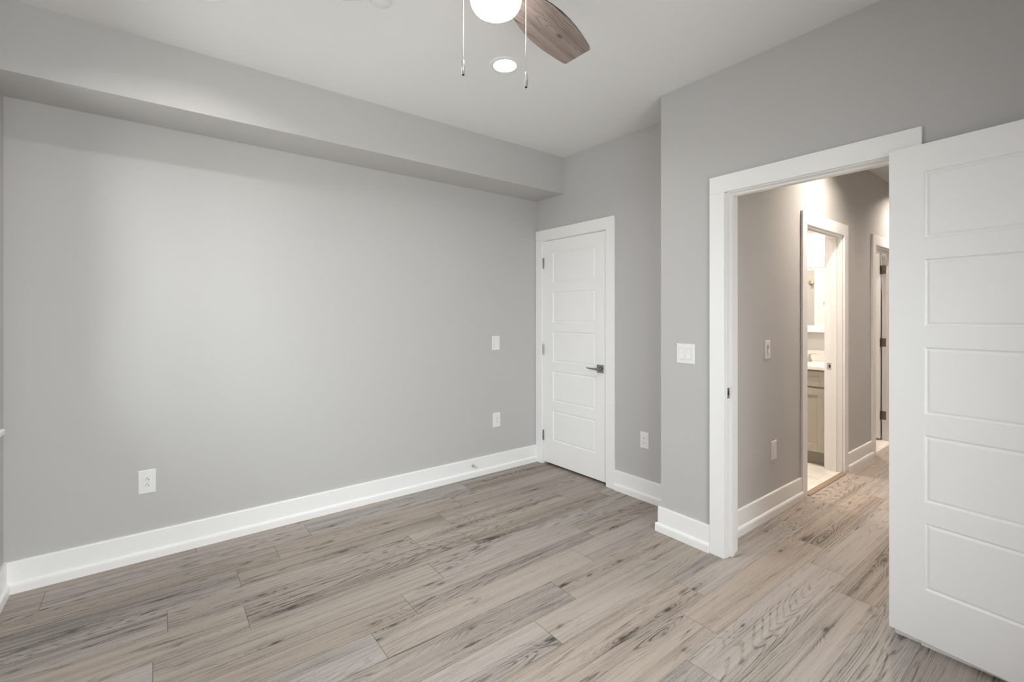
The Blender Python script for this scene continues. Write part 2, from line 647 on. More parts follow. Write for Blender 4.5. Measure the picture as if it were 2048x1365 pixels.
KNOTS = [
    (2.300, 0.760, 1.0), (1.916, 0.561, 0.9), (1.555, 1.263, 0.9), (1.403, 1.478, 0.8), (1.322, 1.437, 0.9), (1.877, 1.254, 0.9),
    (2.118, 1.271, 0.8), (1.804, 1.674, 0.8), (1.62, 1.690, 0.8), (1.704, 1.065, 0.7), (1.72, 1.17, 0.6), (2.034, 1.669, 1.0),
    (0.826, 1.929, 1.0), (0.737, 1.880, 1.0), (1.146, 2.08, 0.8), (0.76, 1.99, 0.6), (1.25, 2.18, 0.7), (0.39, 2.12, 0.8),
    (0.50, 2.33, 0.7), (1.62, 2.30, 1.0), (1.56, 2.57, 0.8), (1.54, 2.64, 0.7), (2.33, 1.96, 0.9), (2.86, 1.17, 0.9), (3.05, 1.33, 0.8),
    (0.05, 1.73, 0.7), (0.9, 3.08, 0.8), (2.35, 2.76, 0.7),
]
build_floor()

mb = MB()
mb.box(3.49, 5.46, 1.437, 3.36, -0.15, 0.0)
struct(mb.build('floor_bathroom', M_TILE), 'cream marble tile floor inside the bathroom doorway', 'floor')
mb = MB()
mb.box(5.46, 7.62, 1.437, 3.36, -0.15, 0.0)
struct(mb.build('floor_laundry', M_TILE), 'cream tile floor beyond the farthest hall door', 'floor')
mb = MB()
mb.prism([(1.392, 0.0), (1.394, 0.005), (1.405, 0.009), (1.428, 0.009), (1.437, 0.006), (1.437, 0.0)], 3.905, 4.695, 'x')
struct(mb.build('trim_1', M_THRESH), 'narrow brown oak threshold strip at bathroom doorway', 'threshold')

# ================================================================== walls
mb = MB()
mb.box(-0.71, 6.57, YA, YA + 0.12, -0.02, ZC + 0.01)
struct(mb.build('wall_north', M_WALL), 'long light grey wall under the soffit', 'wall')

mb = MB()   # left wall with the window opening
mb.box(XL - 0.12, XL, YS - 0.12, WIN_Y0, -0.02, ZC + 0.01)
mb.box(XL - 0.12, XL, WIN_Y1, YA, -0.02, ZC + 0.01)
for a, b_ in ((WIN_Y0, WIN_Y1),):
    mb.box(XL - 0.12, XL, a, b_, -0.02, WIN_Z0 - 0.02)
    mb.box(XL - 0.12, XL, a, b_, WIN_Z1, ZC + 0.01)
struct(mb.build('wall_west', M_WALL), 'grey window wall at the left edge of the room', 'wall')

mb = MB()
mb.box(XL, SWX0, YS - 0.12, YS, -0.02, ZC + 0.01)
mb.box(SWX1, 2.65, YS - 0.12, YS, -0.02, ZC + 0.01)
mb.box(SWX0, SWX1, YS - 0.12, YS, -0.02, SWZ0 - 0.02)
mb.box(SWX0, SWX1, YS - 0.12, YS, SWZ1, ZC + 0.01)
struct(mb.build('wall_south', M_WALL), 'grey wall opposite the long wall', 'wall')

# entry door wall with its opening (jamb faces at y 0.574 and 1.319)
EY0, EY1, EZ = 0.574, 1.319, 2.046
mb = MB()
mb.box(XD, XD + 0.12, YS, EY0 - 0.019, -0.02, ZC + 0.01)
mb.box(XD, XD + 0.12, EY1 + 0.019, 1.743, -0.02, ZC + 0.01)
mb.box(XD, XD + 0.12, EY0 - 0.019, EY1 + 0.019, EZ + 0.019, ZC + 0.01)
mb.box(XD + 0.12, 3.48, 1.623, 1.743, -0.02, ZC + 0.01)
struct(mb.build('wall_east', M_WALL), 'light grey wall around the open entry doorway', 'wall')

# closet wall, local frame at (cwx(1.743), 1.743)
CW0 = (cwx(1.743), 1.743, 0)
def cs(y):
    """distance along the closet wall for a world y"""
    return (y - 1.743) / math.cos(CW_A)
CY0, CY1, CZ = cs(2.466), cs(3.206), 2.046
r = empty('tmp', CW0, RZ_CLOSET)
mb = MB()
mb.box(0, CY0 - 0.019, -0.115, 0, -0.02, ZC + 0.01)
mb.box(CY1 + 0.019, cs(3.30), -0.115, 0, -0.02, ZC + 0.01)
mb.box(CY0 - 0.019, CY1 + 0.019, -0.115, 0, CZ + 0.019, ZC + 0.01)
o = mb.build('wall_closet', M_WALL)
o.location, o.rotation_euler = r.location, r.rotation_euler
bpy.data.objects.remove(r)
struct(o, 'grey recessed wall holding the closed closet door', 'wall')

mb = MB()
mb.box(3.48, 3.60, 1.545, YA, -0.02, ZC + 0.01)
struct(mb.build('wall_closet_back', M_WALL), 'wall between closet and bathroom', 'wall')

# hall wall with bathroom and laundry openings
BX0, BX1, BZ = 3.905, 4.695, 2.046
FX0, FX1 = 5.560, 6.300
mb = MB()
for a, b_ in ((2.65, BX0 - 0.019), (BX1 + 0.019, FX0 - 0.019), (FX1 + 0.019, 7.62)):
    mb.box(a, b_, YH, YH + 0.12, -0.02, ZC + 0.01)
mb.box(BX0 - 0.019, BX1 + 0.019, YH, YH + 0.12, BZ + 0.019, ZC + 0.01)
mb.box(FX0 - 0.019, FX1 + 0.019, YH, YH + 0.12, BZ + 0.019, ZC + 0.01)
struct(mb.build('wall_hall', M_WALL), 'greige hallway wall with bathroom doorway', 'wall')
mb = MB()
mb.box(2.65, 7.62, 0.33, 0.45, -0.02, ZC + 0.01)
struct(mb.build('wall_hall_south', M_WALL), 'hallway wall behind the open white door', 'wall')
mb = MB()
mb.box(7.50, 7.62, 0.45, YH, -0.02, ZC + 0.01)
struct(mb.build('wall_hall_end', M_WALL), 'end wall of the hallway', 'wall')
mb = MB()
mb.box(5.34, 5.46, YH + 0.12, YA, -0.02, ZC + 0.01)
struct(mb.build('wall_bathroom', M_WALL), 'bathroom wall behind the vanity mirror', 'wall')
mb = MB()
mb.box(6.45, 6.57, YH + 0.12, YA, -0.02, ZC + 0.01)
struct(mb.build('wall_laundry', M_WALL), 'wall inside the farthest room off the hall', 'wall')

# soffit along the long wall
mb = MB()
mb.box(XL, cwx(2.945) + 0.004, 2.945, YA, 2.432, ZC + 0.005)
struct(mb.build('trim_2', M_WALL), 'grey boxed soffit along the top of long wall', 'soffit')

# ================================================================== ceiling with round cut-outs for the downlights
HOLE_R = 0.064
BED_LIGHTS = [(1.534, 2.058), (0.150, 2.362), (0.150, 0.45)]  # last one is out of view, added to light the room from behind
HALL_LIGHTS = [(4.08, 1.0), (6.15, 1.0)]
LAUNDRY_FILL = [(6.0, 2.35)]  # unseen lamp added to brighten the room past the far door
BATH_LIGHTS = [(4.35, 2.55)]


def build_ceiling():
    holes = BED_LIGHTS + HALL_LIGHTS + LAUNDRY_FILL + BATH_LIGHTS
    hs = 0.11
    X0, X1, Y0, Y1 = -0.71, 7.62, -0.74, 3.42
    xs = sorted({X0, X1} | {h_[0] - hs for h_ in holes} | {h_[0] + hs for h_ in holes})
    ys = sorted({Y0, Y1} | {h_[1] - hs for h_ in holes} | {h_[1] + hs for h_ in holes})
    bm = bmesh.new()
    cells = {}
    for i in range(len(xs) - 1):
        for j in range(len(ys) - 1):
            cx, cy = (xs[i] + xs[i + 1]) / 2, (ys[j] + ys[j + 1]) / 2
            if any(abs(cx - h_[0]) < hs and abs(cy - h_[1]) < hs for h_ in holes):
                continue
            bm.faces.new([bm.verts.new((x, y, ZC)) for x, y in ((xs[i], ys[j]), (xs[i], ys[j + 1]), (xs[i + 1], ys[j + 1]), (xs[i + 1], ys[j]))])
    n = 32
    for hx, hy in holes:
        inner, outer, up = [], [], []
        for k in range(n):
            a = 2 * PI * k / n + PI / 4
            c, s = math.cos(a), math.sin(a)
            q = hs / max(abs(c), abs(s))
            inner.append(bm.verts.new((hx + HOLE_R * c, hy + HOLE_R * s, ZC)))
            up.append(bm.verts.new((hx + HOLE_R * c, hy + HOLE_R * s, ZC + 0.012)))
            outer.append(bm.verts.new((hx + q * c, hy + q * s, ZC)))
        for k in range(n):
            j = (k + 1) % n
            bm.faces.new((outer[k], inner[k], inner[j], outer[j]))
            bm.faces.new((inner[k], up[k], up[j], inner[j]))
    g = bmesh.ops.create_cube(bm, size=1.0)['verts']
    for v in g:
        v.co = Vector((X0 + (v.co.x + .5) * (X1 - X0), Y0 + (v.co.y + .5) * (Y1 - Y0), ZC + 0.12 + (v.co.z + .5) * 0.1))
    me = bpy.data.meshes.new('ceiling')
    bm.to_mesh(me)
    bm.free()
    me.materials.append(M_CEIL)
    o = bpy.data.objects.new('ceiling', me)
    COL.objects.link(o)
    struct(o, 'flat white ceiling', 'ceiling')


build_ceiling()


def downlight(x, y, lens, label, group, depth=0.032, trim_r=0.089):
    t = empty('recessed_light', (x, y, ZC))
    tag(t, label, 'ceiling light', group)
    m = MB()
    m.lathe([(trim_r, 0.0), (trim_r - 0.001, -0.003), (trim_r - 0.006, -0.005), (HOLE_R + 0.004, -0.005), (HOLE_R - 0.001, -0.003), (HOLE_R - 0.002, 0.0),
             (HOLE_R - 0.002, depth + 0.004)], n=48)
    m.build('trim_ring', M_PLATE, t, True)
    m = MB()
    m.lathe([(0, depth), (HOLE_R - 0.003, depth), (HOLE_R - 0.003, depth + 0.004), (0, depth + 0.004)], n=40)
    m.build('lens', lens, t)
    return t


downlight(*BED_LIGHTS[0], M_LENS, 'lit round recessed ceiling light right behind the fan light', 'bedroom recessed lights')
downlight(*BED_LIGHTS[1], M_LENS, 'recessed ceiling light near the soffit, cut by the top edge', 'bedroom recessed lights')
downlight(*BED_LIGHTS[2], M_LENS, 'unseen recessed ceiling light added for fill at window side near the rear wall', 'bedroom recessed lights')
downlight(*HALL_LIGHTS[0], M_HLENS, 'warm recessed hall light in front of the bathroom doorway', 'hall recessed lights', 0.045)
downlight(*HALL_LIGHTS[1], M_HLENS, 'warm recessed hall light farther down the hallway', 'hall recessed lights', 0.045)
downlight(*LAUNDRY_FILL[0], M_HLENS, 'unseen warm recessed light added to brighten the farthest room', 'hall recessed lights', 0.03)
downlight(*BATH_LIGHTS[0], M_HLENS, 'warm recessed light in the bathroom ceiling', 'hall recessed lights', 0.03)

# concealed sprinkler cover
t = empty('sprinkler_cover', (0.788, 1.975, ZC))
tag(t, 'small flat white round sprinkler cover plate on ceiling', 'sprinkler')
m = MB()
m.lathe([(0, -0.0045), (0.041, -0.0045), (0.043, -0.0035), (0.043, -0.002), (0.036, -0.002), (0.036, 0.0)], n=40)
m.build('cover_disc', M_CEIL, t, True)


# ================================================================== trim
def casing_set(m, s0, s1, ztop, wdt=0.086, thk=0.018, reveal=0.005):
    """flat casing round an opening whose jamb faces are s0 and s1 (local wall frame)"""
    a, b_, z = s0 - reveal, s1 + reveal, ztop + reveal
    m.box(a - wdt, a, 0.0, thk, 0.0, z, 0.0015)
    m.box(b_, b_ + wdt, 0.0, thk, 0.0, z, 0.0015)
    m.box(a - wdt, b_ + wdt, 0.0, thk, z, z + wdt + 0.010, 0.0015)


def jamb_set(m, s0, s1, ztop, depth=0.117, stop_at=0.037, stop_w=0.034, stop_t=0.011, stop=True):
    d0 = -depth
    m.box(s0 - 0.018, s0, d0, -0.001, 0.0, ztop + 0.018, 0.001)
    m.box(s1, s1 + 0.018, d0, -0.001, 0.0, ztop + 0.018, 0.001)
    m.box(s0 - 0.018, s1 + 0.018, d0, -0.001, ztop, ztop + 0.018)
    if stop:
        a, b_ = -stop_at - stop_w, -stop_at
        m.box(s0, s0 + stop_t, a, b_, 0.0, ztop, 0.0012)
        m.box(s1 - stop_t, s1, a, b_, 0.0, ztop, 0.0012)
        m.box(s0 + stop_t, s1 - stop_t, a, b_, ztop - stop_t, ztop, 0.0012)


def placed(o, loc, rz):
    o.location = loc
    o.rotation_euler = (0, 0, rz)
    return o


def at(loc, rz, s, d, z):
    """world position of a point given in a wall's local frame"""
    c, s_ = math.cos(rz), math.sin(rz)
    return (loc[0] + s * c - d * s_, loc[1] + s * s_ + d * c, loc[2] + z)


F_EAST = ((XD, 0.0, 0.0), RZ_EAST)
F_CLOSET = (CW0, RZ_CLOSET)
F_NORTH = ((0.0, YA, 0.0), RZ_NORTH)
F_HALL = ((0.0, YH, 0.0), RZ_NORTH)
F_HALLIN = ((0.0, YH + 0.12, 0.0), 0.0)     # bathroom face of the hall wall
F_WEST = ((XL, 0.0, 0.0), RZ_WEST)
F_HALLSIDE = ((XD + 0.12, 0.0, 0.0), -PI / 2)

# entry doorway
m = MB()
casing_set(m, EY0, EY1, EZ)
jamb_set(m, EY0, EY1, EZ)
o = placed(m.build('trim_3', M_TRIM), *F_EAST)
struct(o, 'white flat casing and jamb of the open entry doorway', 'door frame')
m = MB()
m.box(EY1 - 0.0015, EY1 + 0.001, -0.032, -0.006, 0.895, 0.955, 0.0005)
st = m.build('strike_plate', M_NICKEL, o)
m = MB()
m.box(EY1 - 0.0022, EY1 - 0.0005, -0.024, -0.013, 0.912, 0.938)
m.build('latch_hole', M_SLOT, st)
m = MB()
casing_set(m, -EY1, -EY0, EZ)
o = placed(m.build('trim_4', M_TRIM), *F_HALLSIDE)
struct(o, 'white casing on the hall side of entry doorway', 'door frame')

# closet doorway
m = MB()
casing_set(m, CY0, CY1, CZ, 0.085)
jamb_set(m, CY0, CY1, CZ, 0.114, 0.039)
o = placed(m.build('trim_5', M_TRIM), *F_CLOSET)
struct(o, 'white flat casing around the closed closet door', 'door frame')

# bathroom doorway (door opens into the bathroom, so the stop sits towards the hall)
m = MB()
casing_set(m, -BX1, -BX0, BZ)
jamb_set(m, -BX1, -BX0, BZ, 0.119, 0.040, 0.040)
o = placed(m.build('trim_6', M_TRIM), *F_HALL)
struct(o, 'white casing and jamb of bathroom doorway in hall', 'door frame')
m = MB()
m.box(-BX1 - 0.001, -BX1 + 0.0015, -0.116, -0.082, 0.885, 0.945, 0.0005)
st = m.build('strike_plate', M_SATIN, o)
m = MB()
m.box(-BX1, -BX1 + 0.0022, -0.102, -0.088, 0.903, 0.928)
m.build('latch_hole', M_SLOT, st)
m = MB()
casing_set(m, BX0, BX1, BZ)
o = placed(m.build('trim_7', M_TRIM), *F_HALLIN)
struct(o, 'white casing on the bathroom side of its doorway', 'door frame')

# farthest doorway
m = MB()
casing_set(m, -FX1, -FX0, BZ)
jamb_set(m, -FX1, -FX0, BZ, 0.119, 0.040, 0.040)
o = placed(m.build('trim_8', M_TRIM), *F_HALL)
struct(o, 'white casing of the farthest doorway along hall', 'door frame')


def baseboard(name, frame, s0, s1, label, end0=0.0, end1=0.0):
    """board with a shoe moulding at the floor"""
    m = MB()
    board = [(0, 0), (0.014, 0), (0.014, 0.148), (0.0125, 0.1525), (0.009, 0.154), (0, 0.154)]
    shoe = [(0.0135, 0), (0.0265, 0), (0.0265, 0.036), (0.0255, 0.043), (0.0225, 0.0485), (0.0185, 0.0515), (0.0135, 0.052)]
    m.prism(board, s0, s1, 'x')
    m.prism(shoe, s0 + end0, s1 + end1, 'x')
    o = placed(m.build(name, M_TRIM), *frame)
    struct(o, label, 'baseboard')
    return o


baseboard('baseboard_north', F_NORTH, -2.815, -XL, 'long white baseboard along the soffit wall')
baseboard('baseboard_west', F_WEST, -(YA - 0.014), -YS, 'white baseboard under the window wall')
baseboard('baseboard_closet', F_CLOSET, 0.0, CY0 - 0.0905, 'short white baseboard right of closet door')
baseboard('baseboard_east', F_EAST, EY1 + 0.0915, 1.743 + 0.014, 'short white baseboard between closet recess and entry doorway', 0.0, 0.0125)
baseboard('baseboard_east_rear', F_EAST, YS, EY0 - 0.0915, 'white baseboard behind the open door')
baseboard('baseboard_recess', ((0, 1.743, 0), 0.0), XD + 0.001, cwx(1.76) - 0.03, 'white baseboard on the recess return')
baseboard('baseboard_hall', F_HALL, -(BX0 - 0.0915), -2.672, 'white baseboard on hall wall before the bathroom doorway')
baseboard('baseboard_hall_far', F_HALL, -(FX0 - 0.0915), -(BX1 + 0.0915), 'white baseboard on hall wall past the bathroom doorway')


# ================================================================== doors
def door_mesh(W, z0, z1, T=0.035, first='lo'):
    """five-panel moulded door; local x 0..W, faces at y=0 (front) and y=-T"""
    m = MB()
    bm = m.bm
    Hh = z1 - z0
    k = Hh / 2.031
    tops = [z1 - 0.113 * k - i * 0.358 * k for i in range(5)]
    pans = [(tp - 0.274 * k, tp) for tp in tops][::-1]
    sl, sr = 0.117, W - 0.117
    zs = [z0] + [v for p in pans for v in p] + [z1]
    xs = [0, sl, sr, W]
    for side in (0, 1):
        d0 = 0.0 if side == 0 else -T
        sg = -1 if side == 0 else 1

        def face(ps):
            ps = [Vector(p) for p in ps]
            f = bm.faces.new([bm.verts.new(p) for p in ps])
            return f
        for j in range(len(zs) - 1):
            for i in range(3):
                if i == 1 and j % 2 == 1:
                    a, b_, c, d = xs[1], xs[2], zs[j], zs[j + 1]
                    rings = [(0.0, 0.0), (0.0015, 0.0035), (0.0075, 0.0075), (0.009, 0.0076), (0.0175, 0.0022), (0.019, 0.0020)]
                    loops = []
                    for ins, dep in rings:
                        loops.append([(a + ins, d0 + sg * dep, c + ins), (b_ - ins, d0 + sg * dep, c + ins),
                                      (b_ - ins, d0 + sg * dep, d - ins), (a + ins, d0 + sg * dep, d - ins)])
                    for l0, l1 in zip(loops, loops[1:]):
                        for q in range(4):
                            e = (q + 1) % 4
                            face((l0[q], l0[e], l1[e], l1[q]))
                    face(loops[-1])
                else:
                    face(((xs[i], d0, zs[j]), (xs[i + 1], d0, zs[j]), (xs[i + 1], d0, zs[j + 1]), (xs[i], d0, zs[j + 1])))
    for j in range(len(zs) - 1):
        for x in (0, W):
            bm.faces.new([bm.verts.new(p) for p in ((x, 0, zs[j]), (x, -T, zs[j]), (x, -T, zs[j + 1]), (x, 0, zs[j + 1]))])
    for i in range(3):
        for z in (z0, z1):
            bm.faces.new([bm.verts.new(p) for p in ((xs[i], 0, z), (xs[i + 1], 0, z), (xs[i + 1], -T, z), (xs[i], -T, z))])
    return m


def lever(parent, s, z, sign, face=0.0, dirn=1, mat=None):
    """square rosette and a straight tapering lever. dirn: which way along local x the lever points; sign: +1 out of the front face"""
    mat = mat or M_NICKEL
    m = MB()
    y0, y1 = sorted((face, face + sign * 0.009))
    m.box(s - 0.0325, s + 0.0325, y0, y1, z - 0.0325, z + 0.0325, 0.0025, 2)
    ros = m.build('rosette', mat, parent)
    m = MB()
    ya = face + sign * 0.009
    yb = face + sign * 0.050
    m.lathe([(0.0, 0.0), (0.014, 0.0), (0.012, 0.018), (0.011, 0.040), (0.0, 0.041)], (s, ya, z), 24, 'Y') if sign > 0 else \
        m.lathe([(0.0, 0.0), (0.014, 0.0), (0.012, -0.018), (0.011, -0.040), (0.0, -0.041)], (s, ya, z), 24, 'Y')
    pts = [(s - dirn * 0.012, yb, z), (s + dirn * 0.02, yb + sign * 0.002, z), (s + dirn * 0.06, yb + sign * 0.001, z + 0.001), (s + dirn * 0.115, yb - sign * 0.006, z + 0.003)]
    for p, q, (ha, wa), (hb, wb) in zip(pts, pts[1:], ((.009, .009), (.0075, .008), (.0055, .006)), ((.0075, .008), (.0055, .006), (.0025, .004))):
        A = [m.bm.verts.new((p[0], p[1] + e * wa, p[2] + f * ha)) for e, f in ((-1, -1), (1, -1), (1, 1), (-1, 1))]
        B = [m.bm.verts.new((q[0], q[1] + e * wb, q[2] + f * hb)) for e, f in ((-1, -1), (1, -1), (1, 1), (-1, 1))]
        for i in range(4):
            j = (i + 1) % 4
            m.bm.faces.new((A[i], A[j], B[j], B[i]))
        m.bm.faces.new(A[::-1])
        m.bm.faces.new(B)
    m.build('lever', mat, ros, True)
    return ros


def hinge_barrel(parent, s, d, z, mat, hh=0.089, leaf=None):
    m = MB()
    for i in range(5):
        a = z - hh / 2 + i * hh / 5
        m.cyl((s, d, a + 0.0004), (s, d, a + hh / 5 - 0.0004), 0.0062, n=14)
    m.cyl((s, d, z - hh / 2 - 0.003), (s, d, z + hh / 2 + 0.003), 0.0045, n=12)
    if leaf:
        for bx in leaf:
            m.box(*bx, z - hh / 2, z + hh / 2, 0.0003)
    return m.build('hinge', mat, parent, True)


# door_1: the closed closet door
dW = CY1 - CY0 - 0.006
m = door_mesh(dW, 0.022, CZ - 0.003)
d1 = placed(m.build('door_1', M_DOOR, weld=True), at(*F_CLOSET, CY0 + 0.003, -0.002, 0), RZ_CLOSET)
struct(d1, 'closed white five-panel closet door in the recessed wall', 'door')
for z in (1.843, 1.052, 0.262):
    hinge_barrel(d1, dW + 0.0015, 0.006, z, M_NICKEL)
lever(d1, 0.062, 0.93, 1, 0.0, 1)

# door_2: the open entry door folded back towards its wall
DROT = math.atan2(0.9951, 0.0988)
W2 = 0.738
m = door_mesh(W2, 0.030, 2.062)
d2 = placed(m.build('door_2', M_DOOR, weld=True), (2.4915 - 0.0988 * W2, 0.586 - 0.9951 * W2, 0), DROT)
struct(d2, 'open white five-panel entry door swung back at the right edge', 'door')
for z in (1.843, 1.052, 0.262):
    hinge_barrel(d2, W2 + 0.001, -0.0425, z, M_NICKEL)
lever(d2, 0.062, 0.935, 1, 0.0, 1)

# door_3: bathroom door, open into the bathroom against the left side
m = door_mesh(0.775, 0.015, 2.040)
d3 = placed(m.build('door_3', M_DOOR, weld=True), (3.949, 1.553, 0), PI / 2)
# local y=0 face looks to -x after the turn; local x runs along +y
struct(d3, 'white bathroom door opened into the bathroom', 'door')
for z in (1.84, 1.05, 0.262):
    hinge_barrel(d3, -0.003, -0.041, z, M_BRONZE)

# door_4: farthest door, opened 90 degrees into its room
m = door_mesh(0.734, 0.018, 2.040)
d4 = placed(m.build('door_4', M_DOOR, weld=True), (6.258, 1.5535, 0), PI / 2)
struct(d4, 'white door standing open inside the farthest doorway, brown hinges', 'door')
for z in (1.864, 1.068, 0.270):
    # leaf on the door edge, barrel, leaf on the jamb
    hinge_barrel(d4, -0.005, -0.0395, z, M_BRONZE, 0.092, [(-0.0025, 0.0, -0.034, -0.002), (-0.046, -0.007, -0.0425, -0.0405)])


# ================================================================== window
def make_window(name, loc, rz, hw, Z0, Z1, label):
    wroot = empty(name, loc, rz)
    struct(wroot, label, 'window')
    m = MB()      # casing
    m.box(-hw - 0.085, -hw, 0, 0.018, Z0, Z1, 0.0015)
    m.box(hw, hw + 0.085, 0, 0.018, Z0, Z1, 0.0015)
    m.box(-hw - 0.085, hw + 0.085, 0, 0.018, Z1, Z1 + 0.085, 0.0015)
    m.box(-hw - 0.085, hw + 0.085, 0, 0.016, max(0.0, Z0 - 0.11), Z0 - 0.026, 0.0015)
    m.build('casing', M_TRIM, wroot)
    m = MB()      # stool
    m.box(-hw - 0.105, hw + 0.105, -0.118, 0.042, Z0 - 0.026, Z0, 0.006, 3)
    m.build('sill', M_TRIM, wroot)
    m = MB()      # frame, mullion, meeting rails
    m.box(-hw, -hw + 0.04, -0.115, -0.02, Z0, Z1)
    m.box(hw - 0.04, hw, -0.115, -0.02, Z0, Z1)
    m.box(-hw, hw, -0.115, -0.02, Z1 - 0.04, Z1)
    m.box(-hw, hw, -0.115, -0.02, Z0, Z0 + 0.03)
    m.box(-0.045, 0.045, -0.115, -0.02, Z0, Z1)
    for c in (-1, 1):
        a, b_ = (0.045, hw - 0.04) if c > 0 else (-hw + 0.04, -0.045)
        zc = (Z0 + Z1) / 2
        m.box(a, b_, -0.085, -0.045, zc - 0.02, zc + 0.02)
    m.build('frame', M_TRIM, wroot)
    for c in (-1, 1):
        a, b_ = (0.045, hw - 0.04) if c > 0 else (-hw + 0.04, -0.045)
        zc = (Z0 + Z1) / 2
        for z0, z1 in ((Z0 + 0.03, zc - 0.02), (zc + 0.02, Z1 - 0.04)):
            m = MB()
            m.box(a, b_, -0.067, -0.063, z0, z1)
            m.build('pane', M_GLASS, wroot)


make_window('window_1', (XL, (WIN_Y0 + WIN_Y1) / 2, 0), RZ_WEST, (WIN_Y1 - WIN_Y0) / 2, WIN_Z0, WIN_Z1, 'white twin window with projecting sill at far left edge')
make_window('added_fill_window', ((SWX0 + SWX1) / 2, YS, 0), 0.0, (SWX1 - SWX0) / 2, SWZ0, SWZ1, 'tall white twin window added out of view opposite the soffit for fill light')


# ================================================================== outlets and switches
def plate_mesh(wd, hg, th=0.0055):
    m = MB()
    a, b_ = wd / 2, hg / 2
    i = 0.004
    lo = [(-a, 0.0, -b_), (a, 0.0, -b_), (a, 0.0, b_), (-a, 0.0, b_)]
    mi = [(-a, th * 0.45, -b_), (a, th * 0.45, -b_), (a, th * 0.45, b_), (-a, th * 0.45, b_)]
    hi = [(-a + i, th, -b_ + i), (a - i, th, -b_ + i), (a - i, th, b_ - i), (-a + i, th, b_ - i)]
    L0, L1, L2 = ([m.bm.verts.new(p) for p in q] for q in (lo, mi, hi))
    for A, B in ((L0, L1), (L1, L2)):
        for q in range(4):
            e = (q + 1) % 4
            m.bm.faces.new((A[q], A[e], B[e], B[q]))
    m.bm.faces.new(L2)
    m.bm.faces.new(L0[::-1])
    return m


def outlet(frame, s, z, label, wd=0.079, hg=0.127):
    t = empty('wall_outlet', at(*frame, s, 0.0, z), frame[1])
    tag(t, label, 'electrical outlet', 'duplex wall outlets')
    plate_mesh(wd, hg).build('plate', M_PLATE, t)
    m = MB()
    m.box(-0.0175, 0.0175, 0.0045, 0.0072, -0.034, 0.034, 0.0008)
    rc = m.build('receptacle', M_PLATE, t)
    for c in (-1, 1):
        zc = c * 0.0165 - 0.004
        for (sx_, sz, w_, h_) in ((0, 0.0085, 0.0050, 0.0042), (-0.0066, -0.001, 0.0026, 0.0075), (0.0066, -0.001, 0.0026, 0.0062)):
            k = MB()
            k.box(sx_ - w_ / 2, sx_ + w_ / 2, 0.0066, 0.0075, zc + sz - h_ / 2, zc + sz + h_ / 2)
            k.build('slot', M_SLOT, rc)
    return t


def rocker(parent, s, wd=0.031, hg=0.064):
    m = MB()
    # rocker pressed at the top: the lower end stands proud
    m.prism([(0.005, -hg / 2), (0.0105, -hg / 2), (0.0070, 0.0), (0.0062, hg / 2), (0.005, hg / 2)], s - wd / 2, s + wd / 2, 'x')
    return m.build('rocker', M_PLATE, parent)


def recess_line(parent, s, wd=0.0345, hg=0.068, mat=None):
    m = MB()
    m.box(s - wd / 2, s + wd / 2, 0.0050, 0.00585, -hg / 2, hg / 2)
    return m.build('rocker_frame', mat or M_GROOVE_SHADOW, parent)


outlet(F_NORTH, 0.040, 0.431, 'white outlet low on the long wall nearest the window', 0.079, 0.132)
outlet(F_NORTH, -2.368, 0.447, 'white outlet low on long wall, under the single switch')
outlet(F_CLOSET, cs(2.110), 0.440, 'white outlet low on the wall right of closet door', 0.074, 0.122)

t = empty('light_switch', at(*F_NORTH, -2.360, 0.0, 1.121), RZ_NORTH)
tag(t, 'white single rocker switch high on long wall left of closet door', 'light switch')
plate_mesh(0.079, 0.123).build('plate', M_PLATE, t)
recess_line(t, 0)
rocker(t, 0)

t = empty('light_switch', at(*F_EAST, 1.571, 0.0, 1.131), RZ_EAST)
tag(t, 'white double rocker switch beside the entry doorway casing', 'light switch')
plate_mesh(0.119, 0.120).build('plate', M_PLATE, t)
for s in (-0.023, 0.023):
    recess_line(t, s)
    rocker(t, s)

t = empty('dimmer_switch', at(*F_HALL, -3.270, 0.0, 1.131), RZ_NORTH)
tag(t, 'white slide dimmer switch on the hallway wall', 'light switch')
plate_mesh(0.078, 0.126).build('plate', M_PLATE, t)
recess_line(t, 0)
m = MB()
m.box(-0.004, 0.004, 0.0055, 0.0062, -0.026, 0.026)
m.build('track', M_GREYLINE, t)
m = MB()
m.prism([(0.0055, -0.029), (0.016, -0.027), (0.010, 0.0), (0.0055, 0.004)], -0.008, 0.008, 'x')
m.build('slider', M_PLATE, t)

t = empty('wall_plate', at(*F_HALL, -3.368, 0.0, 0.436), RZ_NORTH)
tag(t, 'white device plate low on the hallway wall below the dimmer', 'electrical outlet')
plate_mesh(0.080, 0.128).build('plate', M_PLATE, t)
recess_line(t, 0, 0.036, 0.070, M_PLATE)
m = MB()
m.box(-0.015, 0.015, 0.0055, 0.0085, 0.012, 0.028, 0.001)
m.build('night_light_lens', M_PLATE, t)
m = MB()
m.box(-0.014, 0.014, 0.0055, 0.0075, -0.030, 0.006, 0.001)
m.build('receptacle', M_PLATE, t)

# door stop on the long wall's baseboard
t = empty('door_stop', at(*F_NORTH, -2.112, 0.014, 0.098), RZ_NORTH)
tag(t, 'small metal door stop sticking out of the long baseboard', 'door stop')
m = MB()
m.lathe([(0, 0), (0.011, 0), (0.011, 0.004), (0.0045, 0.009), (0.0040, 0.012), (0.0040, 0.055), (0, 0.055)], (0, 0, 0), 20, 'Y')
m.build('rod', M_SATIN, t, True)
m = MB()
m.lathe([(0, 0.052), (0.0075, 0.052), (0.0085, 0.058), (0.0080, 0.066), (0.005, 0.069), (0, 0.069)], (0, 0, 0), 20, 'Y')
m.build('bumper', M_RUBBER, t, True)


